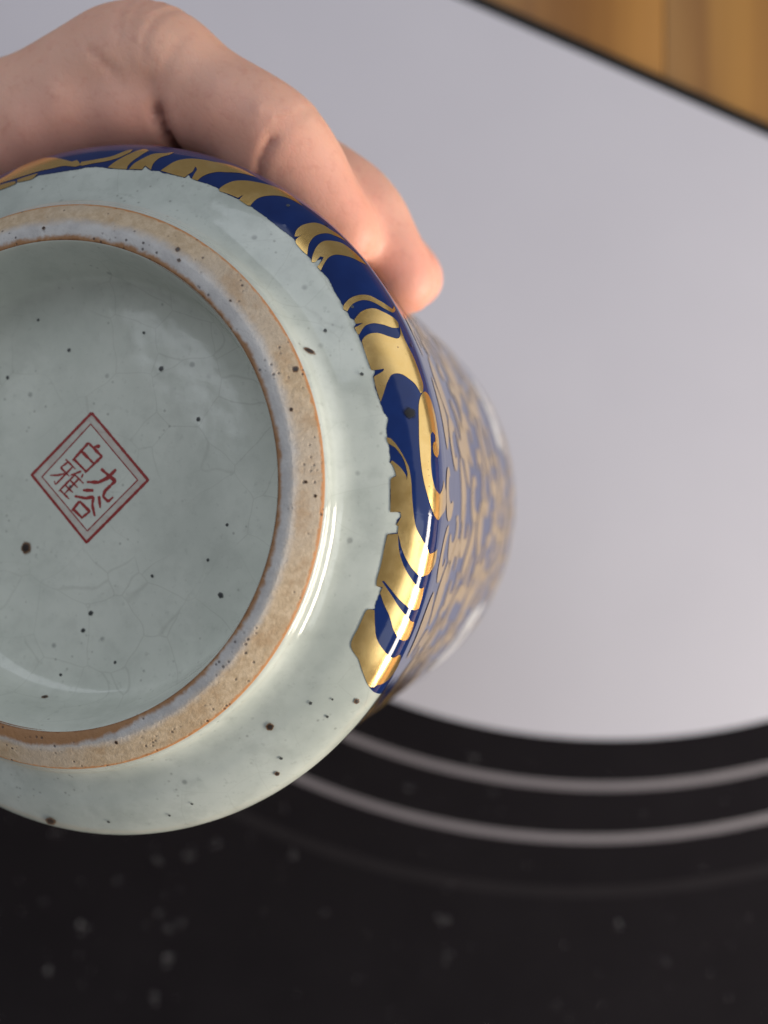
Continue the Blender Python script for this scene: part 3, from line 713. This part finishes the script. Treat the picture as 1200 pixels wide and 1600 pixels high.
th_pts = [VP(66, -178, 82), VP(48, 174, 74), VP(34, 155, 66.5), VP(26, 138, 62.5)]
chain([(wrist, 18), (th_pts[0], 15), (th_pts[1], 12), (lerp(th_pts[1], th_pts[2], .5), 10.2), (th_pts[2], 10.2), (lerp(th_pts[2], th_pts[3], .6), 9.2), (th_pts[3], 7.6)])
fore = wrist + np.array([-120, 30, 20])
for dz in (-9, 9):
    chain([(VP(62 + dz, -165, 82), 15), (wrist + Ncam * dz, 19), (lerp(wrist, fore, .5) + Ncam * dz, 22), (fore + Ncam * dz, 27)])
def build_hand():
    bm0 = bmesh.new(); bmesh.ops.create_icosphere(bm0, subdivisions=2, radius=1)
    uv = np.array([v.co[:] for v in bm0.verts]); bm0.verts.index_update(); uf = np.array([[v.index for v in f.verts] for f in bm0.faces]); bm0.free()
    V = []; F = []
    for i, b in enumerate(balls):
        V.append(uv * b[3] + b[:3]); F.append(uf + i * len(uv))
    V = np.vstack(V); F = np.vstack(F)
    V = np.stack([V[:, 0], -V[:, 1], -V[:, 2]], 1) * MM + np.array([0, 0, H])
    me = bpy.data.meshes.new('tmp'); me.from_pydata(V.tolist(), [], F.tolist()); me.update()
    o = bpy.data.objects.new('tmp', me); COL.objects.link(o)
    md = o.modifiers.new('r', 'REMESH'); md.mode = 'VOXEL'; md.voxel_size = .0009; md.use_smooth_shade = True
    sm = o.modifiers.new('s', 'SMOOTH'); sm.factor = .6; sm.iterations = 30
    ev = o.evaluated_get(bpy.context.evaluated_depsgraph_get())
    hm = bpy.data.meshes.new_from_object(ev)
    bpy.data.objects.remove(o); bpy.data.meshes.remove(me)
    hm.name = 'hand'
    n = len(hm.vertices); co = np.empty(n * 3); hm.vertices.foreach_get('co', co); co = co.reshape(-1, 3)
    no = np.empty(n * 3); hm.vertices.foreach_get('normal', no); no = no.reshape(-1, 3)
    # vase-cylinder coordinates of every vertex (mm)
    cam_ = np.stack([co[:, 0], -co[:, 1], H - co[:, 2]], 1) / MM
    rel = cam_ - Ccam; t = rel @ Ncam; a = rel @ Ucam; b = rel @ Vcam
    crease = np.zeros(n); disp = np.zeros(n)
    def groove(line, depth, width, t0, t1, soft=4.0, bulge=.12):
        """fold running across a finger: polyline in the (a, b) plane of the vase, on fingers between t0 and t1"""
        L = np.array(line, float); dmin = np.full(n, 1e9)
        for p, q in zip(L[:-1], L[1:]):
            d = q - p; s = np.clip(((a - p[0]) * d[0] + (b - p[1]) * d[1]) / (d @ d), 0, 1)
            dmin = np.minimum(dmin, np.hypot(a - p[0] - s * d[0], b - p[1] - s * d[1]))
        wgt = np.clip((t - t0) / soft, 0, 1) * np.clip((t1 - t) / soft, 0, 1)
        disp[:] += wgt * (-depth * np.exp(-(dmin / width) ** 2) + bulge * depth * np.exp(-((dmin - 2.6 * width) / (1.5 * width)) ** 2))
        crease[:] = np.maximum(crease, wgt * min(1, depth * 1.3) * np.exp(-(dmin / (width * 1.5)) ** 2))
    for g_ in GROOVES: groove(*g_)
    # slow unevenness of flesh
    for i in range(n): disp[i] += .16 * noise.noise(Vector(co[i]) * 160)
    co += no * (disp * MM)[:, None]
    hm.vertices.foreach_set('co', co.ravel()); hm.update()
    fl = np.zeros(n)
    for d in FING.values():
        for key, ti, s_ in (('tip', 3, 11.0), ('dip', 2, 7.5), ('pip', 1, 7.0)):
            p = VP(d['t'][ti], *d[key]); fl = np.maximum(fl, {'tip': .95, 'dip': .3, 'pip': .4}[key] * np.exp(-(np.linalg.norm(cam_ - p, axis=1) / s_) ** 2))
    # palm side of the fingers is pinker than the back
    rad_ = np.hypot(a, b); fl = np.maximum(fl, .55 * np.clip((68 - rad_) / 10, 0, 1))
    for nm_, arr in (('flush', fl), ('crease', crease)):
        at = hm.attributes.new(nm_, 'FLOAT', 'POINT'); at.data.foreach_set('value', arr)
    hm.materials.clear(); hm.materials.append(M['skin'])
    return hm
def ab(px, py, z=126.0):
    """a point of the finger's near side, from its bearing, in the vase's cross-section"""
    p = np.array([(px - 600) * z / 1232, (py - 800) * z / 1232, z]) - Ccam
    return (p @ Ucam, p @ Vcam)
GROOVES = [
 ([ab(249, 178), ab(251, 200), ab(258, 232)], 1.2, .8, 0, 31, 4, .2),
 ([ab(247, 140), ab(248, 178)], .22, 1.3, 0, 31),
 ([ab(442, 240), ab(418, 268), ab(405, 290)], .5, .6, 0, 31, 4, .1),
 ([ab(470, 212), ab(440, 242)], .10, 1.0, 0, 31),
 ([ab(285, 2), ab(262, 45), ab(247, 80), ab(244, 112)], .17, .45, 0, 33),
 ([ab(212, 12), ab(203, 45), ab(205, 78)], .18, .45, 0, 33),
 ([ab(240, -5), ab(228, 30), ab(226, 60)], .16, .5, 0, 33),
 ([ab(262, -5), ab(246, 25)], .14, .45, 0, 33),
 ([ab(150, 88), ab(170, 105), ab(188, 122)], .25, .5, 0, 33),
 ([ab(300, 80), ab(275, 130), ab(258, 165)], .10, .6, 0, 31),
 ([ab(500, 172), ab(488, 190), ab(480, 205)], .08, .6, 0, 33)]
hand_me = build_hand()
hand = link(bpy.data.objects.new('hand', hand_me))
base_w = w(wrist)
hand_me.transform(Matrix.Translation(-base_w)); hand.location = base_w
tag(hand, 'bare left hand gripping the vase from the upper left, fingers curled round it', 'hand')
def nail(nm, d):
    q = VP(d['t'][2], *d['dip']); e = VP(d['t'][3], *d['tip'])
    ax_ = (e - q) / np.linalg.norm(e - q); ctr = Ccam + Ncam * d['t'][3]
    out = e - ctr; out -= Ncam * (out @ Ncam); out -= ax_ * (out @ ax_); out /= np.linalg.norm(out)
    sd = np.cross(ax_, out); r = d['r'][6] - 1.0
    V = []; F = []; nu, nv = 9, 8
    for i in range(nu):
        s = i / (nu - 1); along = -6.5 + 8 * s
        for j in range(nv):
            u_ = -1 + 2 * j / (nv - 1); an = u_ * math.radians(52) * (1 if s < .8 else 1 - .8 * (s - .8))
            rr = r + .7 * (1 - s) - max(0, s - .75) * 1.6
            p = e + ax_ * (along - .9 * u_ * u_ * (1 if s > .5 else -.6)) + rr * (out * math.cos(an) + sd * math.sin(an))
            V.append(np.array(w(p)) - np.array(base_w))
    for i in range(nu - 1):
        for j in range(nv - 1): F.append((i * nv + j, i * nv + j + 1, (i + 1) * nv + j + 1, (i + 1) * nv + j))
    mesh_obj('finger_nail', V, F, M['nail'], hand)
for nm, d in FING.items(): nail(nm, d)
